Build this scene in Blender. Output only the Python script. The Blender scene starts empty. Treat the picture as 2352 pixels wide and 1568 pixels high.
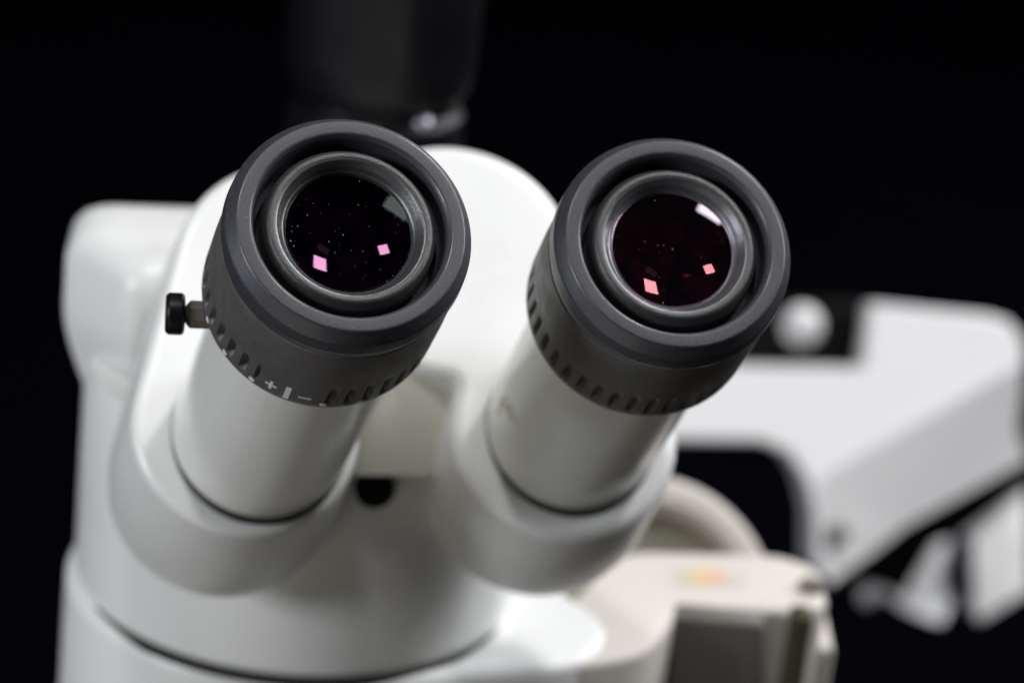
import bpy, bmesh, math, random
from mathutils import Vector, Matrix
random.seed(7)
SC = bpy.context.scene
COL = SC.collection
R = math.radians

# ------------------------------------------------------------------ camera
PITCH, ROLL, FPX = R(22.0), R(6.6), 100.0 / 36.0 * 2352.0
CAM = Vector((0.0, 0.0, 0.66))
fwd = Vector((0, math.cos(PITCH), -math.sin(PITCH)))
up0 = Vector((0, math.sin(PITCH), math.cos(PITCH)))
rt0 = Vector((1, 0, 0))
# the camera is rolled anticlockwise, so the scene leans clockwise in the frame
rt = rt0 * math.cos(ROLL) + up0 * math.sin(ROLL)
up = up0 * math.cos(ROLL) - rt0 * math.sin(ROLL)
cd = bpy.data.cameras.new('camera')
cam = bpy.data.objects.new('camera', cd)
COL.objects.link(cam)
m = Matrix((( rt.x, up.x, -fwd.x, CAM.x), (rt.y, up.y, -fwd.y, CAM.y), (rt.z, up.z, -fwd.z, CAM.z), (0, 0, 0, 1)))
cam.matrix_world = m
cd.lens = 100; cd.sensor_width = 36; cd.clip_start = 0.01; cd.clip_end = 50
cd.dof.use_dof = True; cd.dof.focus_distance = 0.528; cd.dof.aperture_fstop = 9.8
SC.camera = cam

def at(px, py, z):
    """point seen at (px, py) of a 2352 x 1568 picture, z metres in front of the camera"""
    return CAM + rt * ((px - 1176) * z / FPX) - up * ((py - 784) * z / FPX) + fwd * z
def on_plane(px, py, P, n):
    d = at(px, py, 1.0) - CAM
    return CAM + d * ((P - CAM).dot(n) / d.dot(n))
def cvec(x, y, z):
    """camera-frame direction (right, up, towards the camera) -> world"""
    return (rt * x + up * y - fwd * z).normalized()

# ------------------------------------------------------------------ world, lamps, exposure
w = bpy.data.worlds.new('World'); SC.world = w; w.use_nodes = True
bg = w.node_tree.nodes['Background']
bg.inputs[0].default_value = (0.55, 0.6, 0.75, 1); bg.inputs[1].default_value = 0.0016
SC.view_settings.view_transform = 'Standard'; SC.view_settings.look = 'None'
SC.view_settings.exposure = 0; SC.view_settings.gamma = 1; SC.view_settings.use_curve_mapping = False

LENS_L = at(797, 540, 0.53)
def lamp(name, d, dist, size, power, col=(1, 1, 1), size_y=None, target=LENS_L, roll=0):
    l = bpy.data.lights.new(name, 'AREA'); l.energy = power; l.color = col
    l.shape = 'RECTANGLE'; l.size = size; l.size_y = size_y or size
    o = bpy.data.objects.new(name, l); COL.objects.link(o)
    o.location = target + d * dist
    q = (-d).to_track_quat('-Z', 'Y')
    o.rotation_euler = (d.to_track_quat('Z', 'Y') @ Matrix.Rotation(roll, 3, 'Z').to_quaternion()).to_euler()
    return o
EYE_L = dict(rim=(808, 516), zr=.525, foot=(597, 1000), zf=.62)
EYE_R = dict(rim=(1553, 557), zr=.5435, foot=(1312, 985), zf=.638)
RC, HC = .030, .0041           # inner lens: radius of curvature, depth of its edge below the rim
RF, HF = .075, .0033           # front lens
def panel_from_glint(name, eye, front, cen, ex, ey, dist, power, col):
    """a square panel placed where the eyepiece lens would mirror it to the glint seen in it"""
    O = at(*eye['rim'], eye['zr']); a = (O - at(*eye['foot'], eye['zf'])).normalized()
    if front: rad, Cc, sg = RF, O + a * (-HF - math.sqrt(RF*RF - .0122**2)), -1
    else: rad, Cc, sg = RC, O + a * (-HC + math.sqrt(RC*RC - .0116**2)), 1
    def refl(px, py):
        d = (at(px, py, 1) - CAM).normalized(); oc = CAM - Cc; b = d.dot(oc)
        t = -b + sg*math.sqrt(b*b - oc.dot(oc) + rad*rad); P = CAM + d*t; n = (Cc - P).normalized()
        return (d - n*2*d.dot(n)), P
    c, P = refl(*cen); x = (refl(cen[0] + ex[0], cen[1] + ex[1])[0] - c)*dist; y = (refl(cen[0] + ey[0], cen[1] + ey[1])[0] - c)*dist
    l = bpy.data.lights.new(name, 'AREA'); l.energy = power; l.color = col; l.shape = 'RECTANGLE'
    l.size = x.length; l.size_y = y.length
    o = bpy.data.objects.new(name, l); COL.objects.link(o)
    Z = c.normalized(); X = (x - Z*x.dot(Z)).normalized(); Y = Z.cross(X)
    L = P + c*dist
    print('PANEL', name, round(x.length, 3), round(y.length, 3), tuple(round(v, 2) for v in (c.dot(rt), c.dot(up), -c.dot(fwd))))
    o.matrix_world = Matrix(((X.x, Y.x, Z.x, L.x), (X.y, Y.y, Z.y, L.y), (X.z, Y.z, Z.z, L.z), (0, 0, 0, 1)))
panel_from_glint('ceiling_panel', EYE_L, False, (738, 602), (27, 8), (0, 26), 1.9, 22, (1, .995, .99))
panel_from_glint('ceiling_panel', EYE_L, False, (876, 572), (20, -5), (6, 19), 2.0, 13.5, (1, .99, .98))
panel_from_glint('glint_lamp', EYE_R, True, (1630, 490), (50, 34), (-16, 24), 2.2, .20, (.95, .93, 1))  # added lamp, placed only to put a glint on the lens fronts
lamp('side_fill', cvec(-.82, .14, .55), 1.6, 0.42, 16.5, (.90, .94, 1.0))  # added soft fill that brightens the left side
lamp('right_fill', cvec(.85, .45, -.10), 2.0, 0.7, 25, (.95, .97, 1.0))  # added fill from the right, brightens body and arm
lamp('bench_bounce', cvec(-.48, -.80, .36), .45, 0.35, .33, (1, .955, .84))
lamp('rear_wall_light', cvec(.50, .62, -.56), 1.8, 0.6, 12, (.95, .96, 1.0))
# ------------------------------------------------------------------ materials
def mat(name, base, rough=.4, spec=.5, metal=0., noise=0., nscale=60., bump=0., bscale=400., coat=0., rvar=0.):
    mt = bpy.data.materials.new(name); mt.use_nodes = True
    nt = mt.node_tree; p = nt.nodes['Principled BSDF']
    p.inputs['Base Color'].default_value = (*base, 1); p.inputs['Roughness'].default_value = rough
    p.inputs['Specular IOR Level'].default_value = spec; p.inputs['Metallic'].default_value = metal
    p.inputs['Coat Weight'].default_value = coat; p.inputs['Coat Roughness'].default_value = .15
    tc = nt.nodes.new('ShaderNodeTexCoord')
    if noise or rvar:
        n = nt.nodes.new('ShaderNodeTexNoise'); n.inputs['Scale'].default_value = nscale; n.inputs['Detail'].default_value = 6
        nt.links.new(tc.outputs['Object'], n.inputs['Vector'])
        if noise:
            mx = nt.nodes.new('ShaderNodeMix'); mx.data_type = 'RGBA'
            mx.inputs[6].default_value = (*[c * (1 - noise) for c in base], 1)
            mx.inputs[7].default_value = (*[min(1, c * (1 + noise)) for c in base], 1)
            nt.links.new(n.outputs['Fac'], mx.inputs[0]); nt.links.new(mx.outputs[2], p.inputs['Base Color'])
        if rvar:
            mr = nt.nodes.new('ShaderNodeMapRange'); mr.inputs['From Min'].default_value = .3; mr.inputs['From Max'].default_value = .7
            mr.inputs['To Min'].default_value = rough - rvar; mr.inputs['To Max'].default_value = rough + rvar
            nt.links.new(n.outputs['Fac'], mr.inputs['Value']); nt.links.new(mr.outputs['Result'], p.inputs['Roughness'])
    if bump:
        b = nt.nodes.new('ShaderNodeBump'); b.inputs['Strength'].default_value = bump; b.inputs['Distance'].default_value = .0002
        n2 = nt.nodes.new('ShaderNodeTexNoise'); n2.inputs['Scale'].default_value = bscale; n2.inputs['Detail'].default_value = 3
        nt.links.new(tc.outputs['Object'], n2.inputs['Vector'])
        nt.links.new(n2.outputs['Fac'], b.inputs['Height']); nt.links.new(b.outputs['Normal'], p.inputs['Normal'])
    return mt
WHITE = mat('white_enamel', (.76, .76, .75), .30, .5, noise=.05, nscale=32, bump=.08, bscale=900, rvar=.05)
BRIDGE = mat('olive_shade_enamel', (.72, .71, .62), .4, .4, noise=.05, nscale=40)  # white enamel with the olive tint of the shade put into its colour
TUBEW = mat('satin_white_tube', (.76, .76, .74), .22, .5, noise=.04, nscale=30, bump=.05, bscale=900, rvar=.06)
CREAM = mat('cream_enamel', (.575, .535, .485), .5, .4, noise=.05, nscale=20, rvar=.06)
WHITE2 = mat('white_stand_paint', (.75, .74, .745), .4, .4, noise=.03, nscale=15)
GREYP = mat('grey_panel', (.14, .135, .12), .5, .3, noise=.1, nscale=30)
OLIVE = mat('grey_olive_recess', (.30, .29, .23), .55, .3, noise=.06, nscale=25)
DARKSLOT = mat('dark_slot', (.06, .052, .03), .6, .2, noise=.1)
RUBBER = mat('black_rubber', (.039, .039, .048), .44, .5, noise=.45, nscale=1700, bump=.25, bscale=5200, rvar=.07, coat=.22)
CELL = mat('speckled_black_anodised', (.034, .034, .036), .36, .6, noise=.5, nscale=3600, bump=.55, bscale=4300)
SATIN = mat('satin_dark_metal', (.14, .14, .145), .33, .6, metal=.75, noise=.35, nscale=3600, bump=.35, bscale=4600)
PLAST = mat('black_plastic_ring', (.090, .086, .085), .46, .45, noise=.2, nscale=300, bump=.3, bscale=3500, rvar=.08)
BLACKG = mat('glossy_black_metal', (.005, .005, .0065), .38, .22, noise=.2, nscale=40, rvar=.05)
BLACKM = mat('matt_black', (.004, .004, .004), .8, .1, noise=.2)
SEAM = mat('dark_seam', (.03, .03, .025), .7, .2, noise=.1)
MARK = mat('pale_grey_print', (.62, .64, .68), .6, .2, noise=.1, nscale=2000)
NAVY = mat('navy_trim', (.012, .012, .035), .5, .3, noise=.1)
STEEL = mat('dull_steel', (.26, .235, .20), .4, .5, metal=.7, noise=.15, nscale=400)
CHROME = mat('bright_chrome', (.85, .85, .87), .15, .5, metal=1., noise=.03)
DUST = mat('pale_dust', (.42, .42, .42), .8, .2, noise=.1)
VOID = mat('black_felt', (.0012, .0012, .0022), 1.0, 0.0, noise=.3, nscale=8)
STAIN = mat('ochre_stain', (.52, .40, .17), .6, .2, noise=.2, nscale=200)

def coated(name, tint, rough, thr, transp=True):
    mt = bpy.data.materials.new(name); mt.use_nodes = True; nt = mt.node_tree; nt.nodes.clear()
    out = nt.nodes.new('ShaderNodeOutputMaterial'); add = nt.nodes.new('ShaderNodeAddShader')
    g = nt.nodes.new('ShaderNodeBsdfGlossy'); g.inputs['Roughness'].default_value = rough; g.inputs['Color'].default_value = (*tint, 1)
    if transp:
        b = nt.nodes.new('ShaderNodeBsdfTransparent'); b.inputs['Color'].default_value = (*thr, 1)
    else:
        b = nt.nodes.new('ShaderNodeBsdfDiffuse'); b.inputs['Color'].default_value = (*thr, 1)
    # faint smears in the gloss
    tc = nt.nodes.new('ShaderNodeTexCoord'); n = nt.nodes.new('ShaderNodeTexNoise'); n.inputs['Scale'].default_value = 90
    mr = nt.nodes.new('ShaderNodeMapRange'); mr.inputs['To Min'].default_value = rough * .85; mr.inputs['To Max'].default_value = rough * 1.15
    nt.links.new(tc.outputs['Object'], n.inputs['Vector']); nt.links.new(n.outputs['Fac'], mr.inputs['Value'])
    if not transp:      # uneven purple and red lens haze painted into the diffuse colour
        n3 = nt.nodes.new('ShaderNodeTexNoise'); n3.inputs['Scale'].default_value = 210; n3.inputs['Detail'].default_value = 3
        cr = nt.nodes.new('ShaderNodeValToRGB'); e = cr.color_ramp.elements
        e[0].position = .38; e[0].color = (thr[0]*.3, thr[1]*.3, thr[2]*.6, 1); e[1].position = .72; e[1].color = (thr[0]*2.6, thr[1], thr[2]*2.2, 1)
        nt.links.new(tc.outputs['Object'], n3.inputs['Vector']); nt.links.new(n3.outputs['Fac'], cr.inputs[0]); nt.links.new(cr.outputs[0], b.inputs['Color'])
    nt.links.new(mr.outputs['Result'], g.inputs['Roughness'])
    nt.links.new(g.outputs[0], add.inputs[0]); nt.links.new(b.outputs[0], add.inputs[1]); nt.links.new(add.outputs[0], out.inputs['Surface'])
    return mt
GLASS = coated('coated_front_glass', (.07, .075, .07), .02, (.97, .96, .97))
GLASS_R = coated('violet_coated_front_glass', (.90, .78, .92), .02, (.97, .96, .97))
COAT_P = coated('pink_coated_inner_glass', (.0100, .0046, .0080), .006, (.0012, .0005, .0014), False)
COAT_R = coated('red_coated_inner_glass', (.0124, .0042, .0046), .006, (.0024, .0006, .0010), False)

# ------------------------------------------------------------------ mesh helpers
def obj(name, bm, mtl, parent=None, label=None, sharp=32, smooth=True):
    me = bpy.data.meshes.new(name)
    bmesh.ops.recalc_face_normals(bm, faces=bm.faces)
    bm.to_mesh(me); bm.free()
    for p in me.polygons: p.use_smooth = smooth
    if smooth: me.set_sharp_from_angle(angle=R(sharp))
    me.materials.append(mtl)
    o = bpy.data.objects.new(name, me); COL.objects.link(o)
    if parent is not None:
        o.parent = parent
        wm = Matrix.LocRotScale(parent.location, parent.rotation_euler, None) if parent.parent is None else None
        if wm is not None: o.matrix_parent_inverse = wm.inverted()
        else: o.matrix_parent_inverse = PWM[parent.name].inverted()
    PWM[o.name] = Matrix.Identity(4)
    if label: o['label'] = label
    return o
PWM = {}
def thing(name, label, cat, loc):
    o = bpy.data.objects.new(name, None); COL.objects.link(o); o.location = loc
    o.empty_display_size = .02; o['label'] = label; o['category'] = cat
    return o
class Frame:
    def __init__(s, O, a, xref=None):
        s.O, s.a = O, a.normalized()
        x = (xref or rt); x = (x - s.a * x.dot(s.a)).normalized()
        s.x, s.y = x, s.a.cross(x)
    def p(s, x, y, z): return s.O + s.x * x + s.y * y + s.a * z
def fillet(pts, rads, n=5):
    """round the corners of an open 2-D polyline"""
    out = [Vector(pts[0])]
    for i in range(1, len(pts) - 1):
        A, B, C = Vector(pts[i-1]), Vector(pts[i]), Vector(pts[i+1])
        r = rads[i] if isinstance(rads, (list, tuple)) else rads
        if r <= 0: out.append(B); continue
        u, v = (A - B), (C - B); lu, lv = u.length, v.length; u.normalize(); v.normalize()
        ang = math.acos(max(-1, min(1, u.dot(v))))
        t = min(r / max(math.tan(ang / 2), 1e-3), lu * .48, lv * .48)
        p0, p2 = B + u * t, B + v * t
        for k in range(n + 1):
            q = k / n; out.append(p0 * (1-q)**2 + B * 2*q*(1-q) + p2 * q*q)
    out.append(Vector(pts[-1])); return out
def lathe(F, prof, seg=96, closed=False, disp=None, bm=None):
    """prof: list of (r, h) in metres, h along F.a"""
    bm = bm or bmesh.new(); rows = []
    for (r, h) in prof:
        if r < 1e-7: rows.append([bm.verts.new(F.p(0, 0, h))]); continue
        row = []
        for k in range(seg):
            t = 2 * math.pi * k / seg
            rr = r + (disp(t, h, r) if disp else 0)
            row.append(bm.verts.new(F.p(rr * math.cos(t), rr * math.sin(t), h)))
        rows.append(row)
    pairs = list(zip(rows, rows[1:]))
    if closed: pairs.append((rows[-1], rows[0]))
    for A, B in pairs:
        if len(A) == 1 and len(B) == 1: continue
        for k in range(seg):
            k2 = (k + 1) % seg
            if len(A) == 1: bm.faces.new((A[0], B[k], B[k2]))
            elif len(B) == 1: bm.faces.new((A[k], A[k2], B[0]))
            else: bm.faces.new((A[k], A[k2], B[k2], B[k]))
    return bm
def hull2(c1, r1, c2, r2, n=48):
    pts = []
    for c, r in ((c1, r1), (c2, r2)):
        for k in range(n): t = 2*math.pi*k/n; pts.append((c[0] + r*math.cos(t), c[1] + r*math.sin(t)))
    pts = sorted(set(pts))
    def half(ps):
        h = []
        for p in ps:
            while len(h) > 1 and (h[-1][0]-h[-2][0])*(p[1]-h[-2][1]) - (h[-1][1]-h[-2][1])*(p[0]-h[-2][0]) <= 0: h.pop()
            h.append(p)
        return h
    a, b = half(pts), half(pts[::-1])
    return a[:-1] + b[:-1]
def resample(poly, n):
    P = [Vector(p) for p in poly]; L = [0]
    for i in range(len(P)): L.append(L[-1] + (P[(i+1) % len(P)] - P[i]).length)
    out = []
    j = 0
    for k in range(n):
        s = L[-1] * k / n
        while L[j+1] < s: j += 1
        q = (s - L[j]) / max(L[j+1] - L[j], 1e-9); out.append(P[j].lerp(P[(j+1) % len(P)], q))
    return out
def smooth_poly(poly, it):
    P = list(poly)
    for _ in range(it):
        P = [(P[i-1] + P[i]*2 + P[(i+1) % len(P)]) / 4 for i in range(len(P))]
    return P
def inset(poly, d):
    n = len(poly); out = []
    for i in range(n):
        t = (poly[(i+1) % n] - poly[i-1]).normalized()
        out.append(poly[i] + Vector((-t.y, t.x)) * d)     # ccw polygons: inward
    return out
def stack(F, layers, cap0=True, cap1=True, bm=None):
    """layers: list of (poly, h); all polys same count"""
    bm = bm or bmesh.new()
    rows = [[bm.verts.new(F.p(p[0], p[1], h)) for p in poly] for poly, h in layers]
    n = len(rows[0])
    for A, B in zip(rows, rows[1:]):
        for k in range(n): bm.faces.new((A[k], A[(k+1) % n], B[(k+1) % n], B[k]))
    if cap0: bm.faces.new(rows[0][::-1])
    if cap1: bm.faces.new(rows[-1])
    return bm
def slab(F, poly, h0, h1, bev, n=4):
    """prism of a ccw polygon with rounded top (h0) and bottom edges"""
    L = []
    for k in range(n + 1):
        t = math.pi/2 * k / n; L.append((inset(poly, bev * (1 - math.sin(t))), h0 - bev * (1 - math.cos(t))))
    L.append((poly, h1))
    return stack(F, L)
def ccw(poly):
    P = [Vector(p) for p in poly]
    A = sum(P[i].x*P[(i+1) % len(P)].y - P[(i+1) % len(P)].x*P[i].y for i in range(len(P)))
    return P if A > 0 else P[::-1]
def roundpoly(pts, rad, n=6):
    P = ccw(pts); out = []; N = len(P)
    for i in range(N):
        A, B, C = P[i-1], P[i], P[(i+1) % N]; r = rad[i] if isinstance(rad, list) else rad
        u, v = A - B, C - B; lu, lv = u.length, v.length; u.normalize(); v.normalize()
        t = min(r, lu*.48, lv*.48); p0, p2 = B + u*t, B + v*t
        for k in range(n + 1): q = k/n; out.append(p0*(1-q)**2 + B*2*q*(1-q) + p2*q*q)
    return out
def tobox(F, x0, x1, y0, y1, z0, z1, bev=0.001, bm=None):
    poly = roundpoly([(x0, y0), (x1, y0), (x1, y1), (x0, y1)], bev)
    L = []
    for k in range(4): t = math.pi/2*k/3; L.append((inset(poly, bev*.9*(1-math.sin(t))), z1 - bev*(1-math.cos(t))))
    for k in range(4): t = math.pi/2*(1-k/3); L.append((inset(poly, bev*.9*(1-math.sin(t))), z0 + bev*(1-math.cos(t))))
    return stack(F, L, bm=bm)
MM = .001

# ------------------------------------------------------------------ setting
Z_AX = Vector((0, 0, 1))
W0 = Frame(Vector((0, 0, 0)), Z_AX, Vector((1, 0, 0)))
o = obj('tabletop', tobox(W0, -1.2, 1.4, 0.1, 2.4, -.03, 0, .004), VOID); o['kind'] = 'structure'
o = obj('backdrop_wall', tobox(W0, -2.5, 2.8, 2.42, 2.47, -.7, 2.2, .004), VOID); o['kind'] = 'structure'

# ------------------------------------------------------------------ microscope
YAW = R(15)
RING = at(681, 1312, .72)                   # centre of the groove round the body
MS = Frame(RING, Z_AX, Vector((math.cos(YAW), math.sin(YAW), 0)))   # x right, y back, z up
scope = thing('stereo_microscope', 'white stereo microscope with two black rubber rimmed eyepieces and a black camera tube', 'microscope', (RING.x, RING.y, RING.z - .06))

# vertical body
RB = 57 * MM
def ell(rx, ry, n=96, cx=0, cy=0, pw=2.0):
    out = []
    for k in range(n):
        t = 2*math.pi*k/n; c, s = math.cos(t), math.sin(t)
        out.append(Vector((cx + rx*abs(c)**(2/pw)*(1 if c >= 0 else -1), cy + ry*abs(s)**(2/pw)*(1 if s >= 0 else -1))))
    return out
body = stack(MS, [(ell(.050, .050), -.07), (ell(.0535, .0535), -.012), (ell(.0545, .0545), -.004), (ell(.0552, .0552), 0),
                  (ell(.0556, .0556), .004), (ell(.0558, .0558), .03), (ell(.0558, .0558), .050), (ell(.0545, .0545), .0565)])
obj('zoom_body', body, WHITE, scope)
# head casing behind the prism housings, wider than the body
def casing(k, r, e=0.0):
    # k 0..1 flares the section from inside the body to the full width of the casing; e insets it
    sx = .0500 + .0112*k - e; f = .012 - .024*k + e
    return smooth_poly(resample(ccw([(-sx, .010), (-sx + .0140, f), (.036 - e, f), (.042 - e, .004), (.042 - e, .032 - e), (-sx + .004, .034 - e)]), 160), r)
hc = []
for k in range(15):
    q = k / 14; hc.append((casing(q*q*(3 - 2*q), 2), .026 + .042*q))
hc += [(casing(1, 2), .080), (casing(1, 6, .0006), .0825), (casing(1, 8, .0022), .0850), (casing(1, 10, .0045), .0866), (casing(1, 12, .008), .0876), (casing(1, 14, .012), .0880)]
obj('head_casing', stack(MS, hc), WHITE, scope)
def bridge(f, w): return roundpoly([(-w, f + .010), (-w*.6, f), (w*.6, f), (w, f + .010), (w, 0), (-w, 0)], .006)
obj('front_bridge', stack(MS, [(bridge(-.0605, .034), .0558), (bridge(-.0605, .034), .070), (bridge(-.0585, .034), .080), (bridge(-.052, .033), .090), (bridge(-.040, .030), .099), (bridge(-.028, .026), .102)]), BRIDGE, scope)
# black pin hole in the front of the body, between the housings
hp = at(862, 1112, .66)
front = -(MS.y)
Fh = Frame(on_plane(862, 1124, RING + front*.0575, front), front, rt)
obj('screw_recess', lathe(Fh, fillet([(0, .0012), (.0038, .0012), (.0046, .0004), (.0046, -.006)], .0004), 48), BLACKM, scope)

# one side: axis, rim centre, foot of the tube, housing
K = 1.03
def kl(prof, dz=0): return [(r*K, h + dz) for r, h in prof]
def side(rim, zr, foot, zf, low, rl, high, rh, depth, inner, mark, screw):
    O = at(*rim, zr); Bf = at(*foot, zf)
    a = (O - Bf).normalized(); L = (O - Bf).length
    F = Frame(O, a)                                   # h=0 at the rim, negative down the tube
    # --- prism housing
    G = Frame(Bf, a)
    def loc2(px, py):
        q = on_plane(px, py, Bf, a) - Bf; return (q.dot(G.x), q.dot(G.y))
    c1, c2 = loc2(*low), loc2(*high)
    hp_ = [Vector(p) for p in hull2(c1, rl, c2, rh, 96)]
    C1, C2 = Vector(c1), Vector(c2); ax_ = (C2 - C1).normalized(); M = C1 + ax_*((rl**2 - rh**2 + (C2-C1).length**2)/(2*(C2-C1).length))
    inn = Vector((ax_.y, -ax_.x)) * (1 if screw else -1)          # towards the other tube
    poly = []
    for k in range(240):
        t = 2*math.pi*k/240; d_ = Vector((math.cos(t), math.sin(t)))
        def ex_(C, r): oc = M - C; b = d_.dot(oc); q = b*b - oc.dot(oc) + r*r; return -b + math.sqrt(q) if q > 0 else 0
        ru = max(ex_(C1, rl), ex_(C2, rh)); rhull = ru
        for i in range(len(hp_)):
            A, B = hp_[i-1], hp_[i]; e = B - A; den = d_.x*e.y - d_.y*e.x
            if abs(den) < 1e-12: continue
            w_ = A - M; tt = (w_.x*e.y - w_.y*e.x)/den; uu = (w_.x*d_.y - w_.y*d_.x)/den
            if tt > 0 and 0 <= uu <= 1: rhull = max(rhull, tt)
        q = 1 if d_.dot(inn) < 0 else 0
        poly.append(M + d_*(rhull*q + ru*(1-q)))
    poly = smooth_poly(resample(ccw(poly), 240), 7)
    bev = .0024 if screw else .0038
    Ls = []
    for k in range(6):
        t = math.pi/2*k/5; Ls.append((inset(poly, bev*(1-math.sin(t))), -bev*(1-math.cos(t))))
    Ls += [(inset(poly, -.0008), -.015), (inset(poly, -.0014), -depth*.8), (inset(poly, -.0006), -depth)]
    h = obj('prism_housing', stack(G, Ls), WHITE, scope)
    # --- white tube
    pr = fillet([(0, -.029), (.0180, -.029), (.0189, -.031), (.0191, -.045), (.0194, -L + .012), (.0194, -L - .004), (.0, -L - .004)], .0006)
    obj('eyepiece_tube', lathe(F, pr, 128), TUBEW, scope)
    obj('seam_shadow_ring', lathe(F, fillet([(.0191, -L + .0014), (.01945, -L + .0012), (.0195, -L - .001), (.0191, -L - .001)], .0003), 128, disp=lambda t, h, r: .0012*max(0, -math.sin(t))**2 if r > .0193 else 0), SEAM, scope)  # dark seam, widened at the bottom to stand for the shadow there
    # --- eyepiece
    N = 40; LU = .0021
    def knurl(t, hh, r):
        s = -hh
        if s < .0228 or s > .0302 or r < .0215: return 0
        if mark:
            dt = (t - mark + math.pi) % (2*math.pi) - math.pi
            if abs(dt) < R(16): return 0
        ph = (t * N / (2*math.pi) + inner) % 1.0
        g = max(0., 1 - (abs(ph - .5) / .21)**4)
        depthf = min(1, (s - .0228) / .0050) if s < .0295 else max(0, (.0302 - s) / .0007)
        return -.0016 * g * depthf
    base = fillet([(.0170, -.0075), (.0215, -.0078), (.0222, -.0098), (.0226, -.0160), (.0227, -.0200)], .0008, 4)
    hs = [-.0226 - .0079*k/18 for k in range(19)]
    prof = [tuple(p) for p in base] + [(.0227, x) for x in hs ] + [(.0226, -.0323), (.0222, -.0334), (.0212, -.0340), (.0, -.0340)]
    ep = obj('eyepiece', lathe(F, kl(prof), 480, disp=knurl), PLAST, scope, sharp=40)
    cup = fillet([(.0155, -.0062), (.0172, -.0050), (.0178, -.0008), (.0183, 0), (.0208, .0000), (.0214, -.0009), (.0226, -.0026), (.0228, -.0060), (.0222, -.0088), (.0212, -.0094), (.0165, -.0094)],
                 [0, .0006, .0006, .0008, .0006, .0010, .0014, .0020, .0006, .0004, 0], 5)
    obj('eyecup', lathe(F, kl(cup), 160), RUBBER, ep)
    cell = fillet([(.0165, -.0070), (.0161, -.0056), (.0159, -.0024), (.0149, -.0008), (.0137, -.0008), (.0126, -.0024), (.0119, -.0034), (.0117, -.0042), (.0117, -.0140), (0, -.0140)],
                  [0, .0004, .0012, .0010, .0010, .0008, .0003, .0003, 0, 0], 6)
    obj('lens_cell', lathe(F, kl(cell), 160), CELL, ep)
    obj('highlight_ring', lathe(F, kl(fillet([(.0140, -.00095), (.0134, -.0011), (.0124, -.0029), (.0119, -.0033), (.0118, -.0040)], [0, .0005, .0004, .0003, 0], 5), .00010), 160), SATIN, ep)  # added polished slope, put in to catch the highlight beside the lens
    Rf = RF; rr = .0118
    sag = Rf - math.sqrt(Rf*Rf - rr*rr)
    ln = [(.0114*k/14, -.0054 + sag - (Rf - math.sqrt(Rf*Rf - (.0114*k/14)**2))) for k in range(15)]
    ln += [(.0123, ln[-1][1] - .00058)]
    le = obj('lens', lathe(F, kl(ln, LU), 96), GLASS if screw else GLASS_R, ep, sharp=14)
    Rc = RC; rr2 = .0116
    cc = [(rr2*k/20, -.0062 - (math.sqrt(Rc*Rc - (rr2*k/20)**2) - math.sqrt(Rc*Rc - rr2*rr2))) for k in range(21)]
    obj('inner_lens', lathe(F, kl(cc, LU), 128), COAT_P if screw else COAT_R, ep)
    # dust
    bm = bmesh.new()
    for k in range(96 if screw else 22):
        if k % 5 == 0:
            r_, hh = random.uniform(.0138, .0148), -.0007
        elif k % 5 == 1 and screw:
            r_, hh = random.uniform(.0185, .0205), .00002
        else:
            r_ = rr * math.sqrt(random.random()) * .985; hh = -.0054 + sag - (Rf - math.sqrt(Rf*Rf - r_*r_)) + .00003
        t = random.uniform(0, 2*math.pi) if random.random() < .45 else random.gauss(3.6, .9); s_ = random.choice((.00002, .00003, .00003, .00004, .00006)) * random.uniform(.8, 1.2)
        hh += LU if r_ < .0125 else 0; c = F.p(K*r_*math.cos(t), K*r_*math.sin(t), hh); th = random.uniform(0, 3); st = random.uniform(5, 9) if k % 17 == 3 else random.uniform(1, 2.4)
        vs = []
        for q in range(5):
            b = 2*math.pi*q/5; u_, v_ = math.cos(b)*s_*st, math.sin(b)*s_
            vs.append(bm.verts.new(c + F.x*(u_*math.cos(th) - v_*math.sin(th)) + F.y*(u_*math.sin(th) + v_*math.cos(th))))
        tp = bm.verts.new(c + F.a*s_*.5)
        for q in range(5): bm.faces.new((vs[q], vs[(q+1) % 5], tp))
    d = obj('dust', bm, DUST, ep); d['kind'] = 'stuff'
    return F, G, ep, L, a, Bf
AX = None
F1, G1, EP1, L1, a1, B1 = side(EYE_L['rim'], EYE_L['zr'], EYE_L['foot'], EYE_L['zf'], (567, 980), .0252, (692, 628), .0285, .040, 0.0, R(-106), True)
F2, G2, EP2, L2, a2, B2 = side(EYE_R['rim'], EYE_R['zr'], EYE_R['foot'], EYE_R['zf'], (1300, 985), .0262, (1042, 592), .0292, .040, .3, None, False)
EP1['label'] = 'in-focus black eyepiece with printed white scale marks'
EP2['label'] = 'slightly blurred black eyepiece without scale marks'

# printed scale: dots, plus, bar, minus round the left ring
bm = bmesh.new()
def patch(F, r, t0, h0, pts):
    """flat polygon (u along the ring, v along the axis, metres) wrapped on radius r, .12 mm thick"""
    lo = [bm.verts.new(F.p((r-.0001)*math.cos(t0+u/r), (r-.0001)*math.sin(t0+u/r), h0+v)) for u, v in pts]
    hi = [bm.verts.new(F.p((r+.00008)*math.cos(t0+u/r), (r+.00008)*math.sin(t0+u/r), h0+v)) for u, v in pts]
    n = len(pts); bm.faces.new(hi)
    for k in range(n): bm.faces.new((lo[k], lo[(k+1) % n], hi[(k+1) % n], hi[k]))
RR = .0227*K
def rect(t, h, wd, ht): patch(F1, RR, R(t), h, [(-wd/2, -ht/2), (wd/2, -ht/2), (wd/2, ht/2), (-wd/2, ht/2)])
def dot(t, h, r): patch(F1, RR, R(t), h, [(r*math.cos(2*math.pi*k/14), r*math.sin(2*math.pi*k/14)) for k in range(14)])
MA = -106
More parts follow.
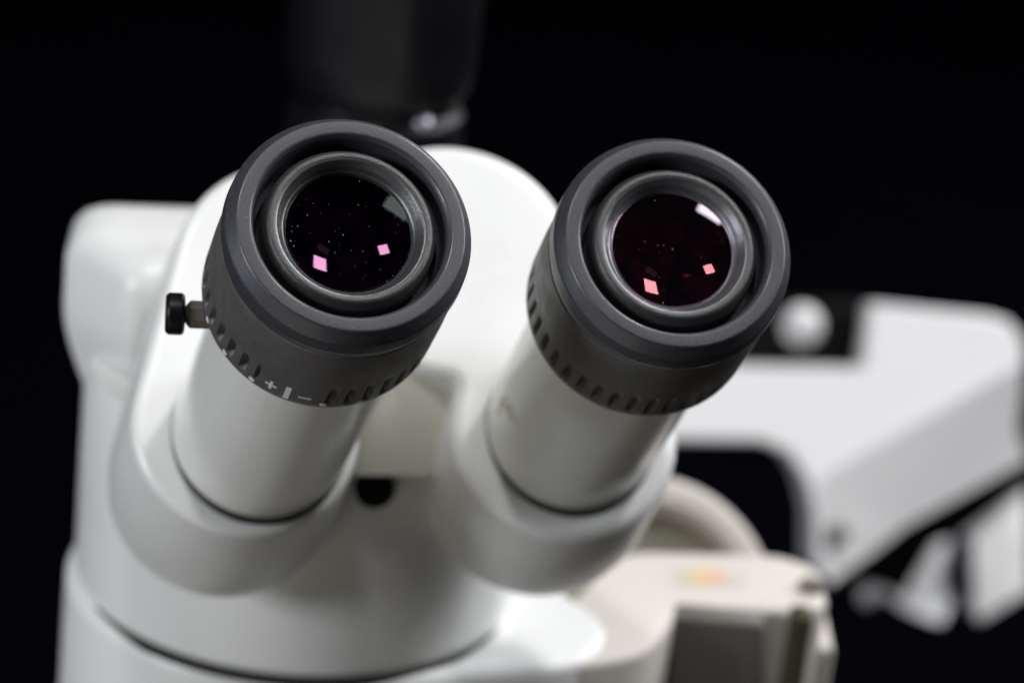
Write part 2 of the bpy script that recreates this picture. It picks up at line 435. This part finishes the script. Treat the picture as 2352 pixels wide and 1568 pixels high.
rect(MA, -.0288, .0011, .0052)
rect(MA - 8.5, -.0285, .0024, .0006); rect(MA - 8.5, -.0285, .0006, .0032)
rect(MA + 8.5, -.0290, .0025, .0005)
for t in (-18, -36, -54, -72, 18, 36, 54, 72): dot(MA + t, -.0310, .00068)
obj('scale_marking', bm, MARK, EP1)
# thumb screw, pointing left out of the left eyepiece collar
sc0 = F1.p(0, 0, -.0335) - up*.0041
sd = (cvec(-1, -.02, 0)); sd = (sd - a1*sd.dot(a1)*.6).normalized()
FS = Frame(sc0, sd, a1)
obj('thumb_screw', lathe(FS, fillet([(0, .0262), (.0012, .0262), (.0013, .0260), (.0036, .0262), (.0041, .0267), (.0041, .0292), (.0035, .0299), (0, .0299)], [0, 0, 0, .0004, .0004, .0006, .0006, 0]), 64), BLACKG, EP1)
obj('screw_shank', lathe(FS, [(0, .016), (.0029, .016), (.0029, .0251), (.0021, .0258), (.0012, .0262), (0, .0262)], 8), STEEL, EP1, sharp=20)

# ochre stain on the right tube
bm = bmesh.new()
for px, py, s_ in ((1150, 925, 13), (1166, 938, 12), (1172, 958, 8), (1142, 945, 9), (1186, 972, 6), (1160, 915, 7)):
    # walk down the view ray to the tube surface
    d = (at(px, py, 1) - CAM).normalized(); best = None
    for k in range(3000):
        p = CAM + d*(.5 + k*.0001); q = p - B2; hh = q.dot(a2); rad = (q - a2*hh).length
        if rad < .0196: best = p; nrm = (q - a2*hh).normalized(); break
    if best is None: continue
    Fq = Frame(best, nrm); vs = [bm.verts.new(Fq.p(s_/10240*math.cos(x)*random.uniform(.7, 1.2), s_/10240*math.sin(x)*random.uniform(.7, 1.2), 0)) for x in [2*math.pi*k/12 for k in range(12)]]
    tp = bm.verts.new(Fq.p(0, 0, .0002))
    for q in range(12): bm.faces.new((vs[q], vs[(q+1) % 12], tp))
obj('stain', bm, STAIN, scope)

# black camera tube
PC = at(855, 330, .76)
FP = Frame(PC, Z_AX, Vector((1, 0, 0)))
pr = fillet([(0, -.02), (.0250, -.02), (.0246, .0005), (.0238, .0028), (.0236, .0105), (.0212, .0128), (.0212, .0142), (.0246, .0185), (.0255, .025), (.0257, .12), (0, .12)], [0, 0, .0022, .0012, .001, .001, .001, .0015, .003, 0, 0], 7)
obj('camera_tube', lathe(FP, pr, 96), BLACKG, scope)

GLINT = mat('glint_steel', (.55, .53, .60), .42, .5, metal=.9, noise=.05)
FQ = Frame(at(966, 287, .7415), (at(966, 287, .7) - PC).normalized())
obj('glint_dome', lathe(FQ, [(.0032*math.sin(math.pi*k/24), .0030*math.cos(math.pi*k/24)) for k in range(25)], 40), GLINT, scope)  # added dome standing for the highlight low on the camera tube

# ------------------------------------------------------------------ stand that holds the microscope
STB = at(1640, 1420, .74)
stand = thing('microscope_stand', 'cream focusing stand whose rounded ring holder carries the white microscope', 'stand', (STB.x, STB.y, 0.0))
Zr = RING.z
def lvl(px, py, z=None):
    q = on_plane(px, py, Vector((0, 0, Zr if z is None else z)), Z_AX) - RING
    return Vector((q.dot(MS.x), q.dot(MS.y)))
# ring holder: white, round the body, with a lobe to the right
c2 = lvl(1215, 1436)
poly = smooth_poly(resample(ccw(hull2((0, 0), .0578, tuple(c2), .0200, 72)), 160), 2)
L_ = []
for k in range(6): t = math.pi/2*k/5; L_.append((inset(poly, .0030*(1-math.sin(t))), .000 - .0030*(1-math.cos(t))))
L_ += [(poly, -.05), (inset(poly, .001), -.09)]
obj('ring_holder', stack(MS, L_), WHITE, stand)
obj('groove', lathe(MS, [(.0545, .0009), (.0569, .0009), (.0572, -.002), (.0545, -.002)], 128, disp=lambda t, h, r: -.0022*min(1, max(0, (abs(math.cos(t + .12)) - .66)/.3)) if r > .0555 else 0), SEAM, stand)
# cream deck
def deck(pts, z, h, m_, name, rad=.006, bev=.002, label=None):
    P = roundpoly([lvl(x, y, z) for x, y in pts], rad)
    L = []
    for k in range(5): t = math.pi/2*k/4; L.append((inset(P, bev*(1-math.sin(t))), z - Zr - bev*(1-math.cos(t))))
    L.append((P, z - Zr - h))
    return obj(name, stack(MS, L), m_, stand, label)
deck([(1290, 1528), (1384, 1519), (1480, 1498), (1528, 1450), (1560, 1392), (1850, 1400), (1905, 1385), (1880, 1300), (1790, 1270), (1420, 1262), (1290, 1400)], Zr - .001, .035, CREAM, 'deck', .010)
# front wall below the deck: pale column, grey panel, pale stripe, dark slot, pale edge
def upright(x0, x1, ytop, zz, hgt, dep, m_, name):
    A = at(x0, ytop, zz); B = at(x1, ytop, zz)
    d = Vector((B.x - A.x, B.y - A.y, 0)); wd = d.length; d.normalize()
    Fu = Frame(Vector((A.x, A.y, A.z)), Z_AX, d)
    return obj(name, tobox(Fu, 0, wd, 0, dep, -hgt, 0, .0015), m_, stand)
upright(1400, 1925, 1440, .742, .32, .03, CREAM, 'column')
upright(1545, 1762, 1412, .722, .10, .008, GREYP, 'grey_panel')
upright(1822, 1872, 1415, .722, .10, .008, DARKSLOT, 'slot')
# round hood behind the deck with recessed face
HB = at(1480, 1390, .80); hn = cvec(.18, .25, .95)
FD = Frame(HB, hn)
ring_ = []
obj('hood', lathe(FD, fillet([(.0272, -.02), (.0272, .004), (.0285, .007), (.0345, .007), (.0370, .003), (.0370, -.03)], .0018), 128), CREAM, stand)
obj('hood_face', lathe(FD, [(0, -.002), (.0275, -.002), (.0275, -.006), (0, -.006)], 96), OLIVE, stand)
# small coloured sticker and screw on the deck
cols = [(.50, .51, .40), (.62, .47, .27), (.64, .41, .31), (.55, .51, .46)]
for i, (x0, x1) in enumerate(((1560, 1595), (1590, 1640), (1632, 1672), (1668, 1715))):
    P = roundpoly([lvl(x0, 1335), lvl(x1, 1335), lvl(x1 - 8, 1300), lvl(x0 - 8, 1300)], .0012)
    obj('sticker', stack(MS, [(P, -.00075 + i*.00004), (P, -.0013)]), mat('sticker_ink_%s' % 'abcd'[i], cols[i], .5, .3, noise=.1), stand)
cs = lvl(1862, 1345)
Fc = Frame(MS.p(cs.x, cs.y, 0), Z_AX)
obj('screw', lathe(Fc, [(0, .0015), (.0028, .0015), (.0032, .0005), (.0032, -.004)], 32), STEEL, stand)

# ------------------------------------------------------------------ far white stand
ZF = 1.06; TILTY = 1100
arm_base = at(2150, 1350, 1.12)
far = thing('white_lab_stand', 'large blurred white angular bracket stand in the right background', 'stand', (arm_base.x, arm_base.y, 0.0))
def solid(front, back_z, m_, name, parent, bev=.003, label=None):
    """front: list of (px, py, z); back face shifted straight away from the lens side by real depth"""
    bm = bmesh.new(); d = fwd * back_z; front = [(x, y, z + (TILTY - y)*z/FPX*.32 if z == ZF else z) for x, y, z in front]
    A = [bm.verts.new(at(*p)) for p in front]; B = [bm.verts.new(at(*p) + d) for p in front]
    n = len(A); bm.faces.new(A); bm.faces.new(B[::-1])
    for k in range(n): bm.faces.new((A[k], B[k], B[(k+1) % n], A[(k+1) % n]))
    bmesh.ops.recalc_face_normals(bm, faces=bm.faces)
    bmesh.ops.triangulate(bm, faces=[f for f in bm.faces if len(f.verts) > 4])
    o = obj(name, bm, m_, parent, label, 40)
    md = o.modifiers.new('bevel', 'BEVEL'); md.width = bev; md.segments = 4; md.limit_method = 'ANGLE'; md.angle_limit = R(40)
    return o
solid([(1700, 690, 1.10), (1995, 690, 1.10), (1995, 860, 1.10), (1700, 850, 1.10)], .03, BLACKM, 'black_block', far, .004)
solid([(1903, 1348, 1.115), (2080, 1215, 1.115), (2365, 1062, 1.115), (2365, 1112, 1.115), (2205, 1232, 1.115), (2148, 1246, 1.115), (2075, 1370, 1.115), (1990, 1330, 1.115), (1930, 1372, 1.115)], .02, BLACKM, 'black_rail', far, .002)
# upper arm: beam and block, one light front
solid([(1480, 835, ZF), (1985, 845, ZF), (1998, 696, ZF), (2270, 724, ZF), (2315, 738, ZF), (2342, 768, ZF), (2352, 805, ZF), (2352, 835, ZF), (1900, 1090, ZF), (1895, 1330, ZF), (1872, 1300, ZF), (1873, 1180, ZF), (1850, 1095, ZF), (1810, 1040, ZF), (1750, 1014, ZF), (1480, 1010, ZF)],
      .05, WHITE2, 'bracket', far)
# slanted lower face
bm = bmesh.new()
def tz(x, y, dz): return at(x, y, ZF + dz + (TILTY - y)*ZF/FPX*.32)
q = [tz(1895, 1092, -.002), tz(2354, 832, -.002), tz(2336, 985, .012), tz(2360, 1055, .018), tz(2080, 1208, .018), tz(2022, 1254, .018), tz(1908, 1338, .010), tz(1893, 1330, -.002)]
A = [bm.verts.new(p) for p in q]; B = [bm.verts.new(p + fwd*.05) for p in q]
bm.faces.new(A); bm.faces.new(B[::-1])
for k in range(len(A)): bm.faces.new((A[k], B[k], B[(k+1) % len(A)], A[(k+1) % len(A)]))
bmesh.ops.triangulate(bm, faces=[f for f in bm.faces if len(f.verts) > 4])
obj('bracket_side', bm, WHITE2, far)
kb = at(1842, 748, ZF + .02)
obj('ball_knob', lathe(Frame(kb, Z_AX), [(.0075*math.sin(math.pi*k/20), .0078*math.cos(math.pi*k/20)) for k in range(21)], 48), WHITE2, far)
obj('knob_stem', lathe(Frame(kb, Z_AX), [(0, -.005), (.0016, -.005), (.0018, -.016), (0, -.016)], 24), BLACKM, far)
for px, py in ((1925, 1228),):
    obj('bolt_hole', lathe(Frame(tz(px, py, .0), cvec(.2, .1, 1)), [(0, .002), (.0030, .002), (.0036, 0), (.0036, -.01)], 32), SEAM, far)
solid([(2143, 1262, 1.19), (2160, 1242, 1.19), (2200, 1238, 1.19), (2193, 1372, 1.155), (2165, 1432, 1.14), (2107, 1414, 1.14), (2054, 1388, 1.15), (2066, 1362, 1.155), (2125, 1340, 1.16)], .05, WHITE2, 'base_foot', far, .0012)
solid([(2233, 1238, 1.165), (2362, 1122, 1.175), (2366, 1355, 1.155), (2250, 1428, 1.15), (2236, 1400, 1.15)], .05, WHITE2, 'base_block', far, .0012)
solid([(2202, 1250, 1.155), (2232, 1235, 1.155), (2236, 1400, 1.155), (2200, 1400, 1.155)], .03, NAVY, 'trim_strip', far)
obj('knob_highlight', lathe(Frame(at(2000, 1360, 1.12), cvec(0, .4, .9)), fillet([(0, .003), (.003, .003), (.0042, 0), (.0042, -.006), (0, -.006)], .0015), 48), WHITE2, far)  # white disc standing for the highlight on a black knob
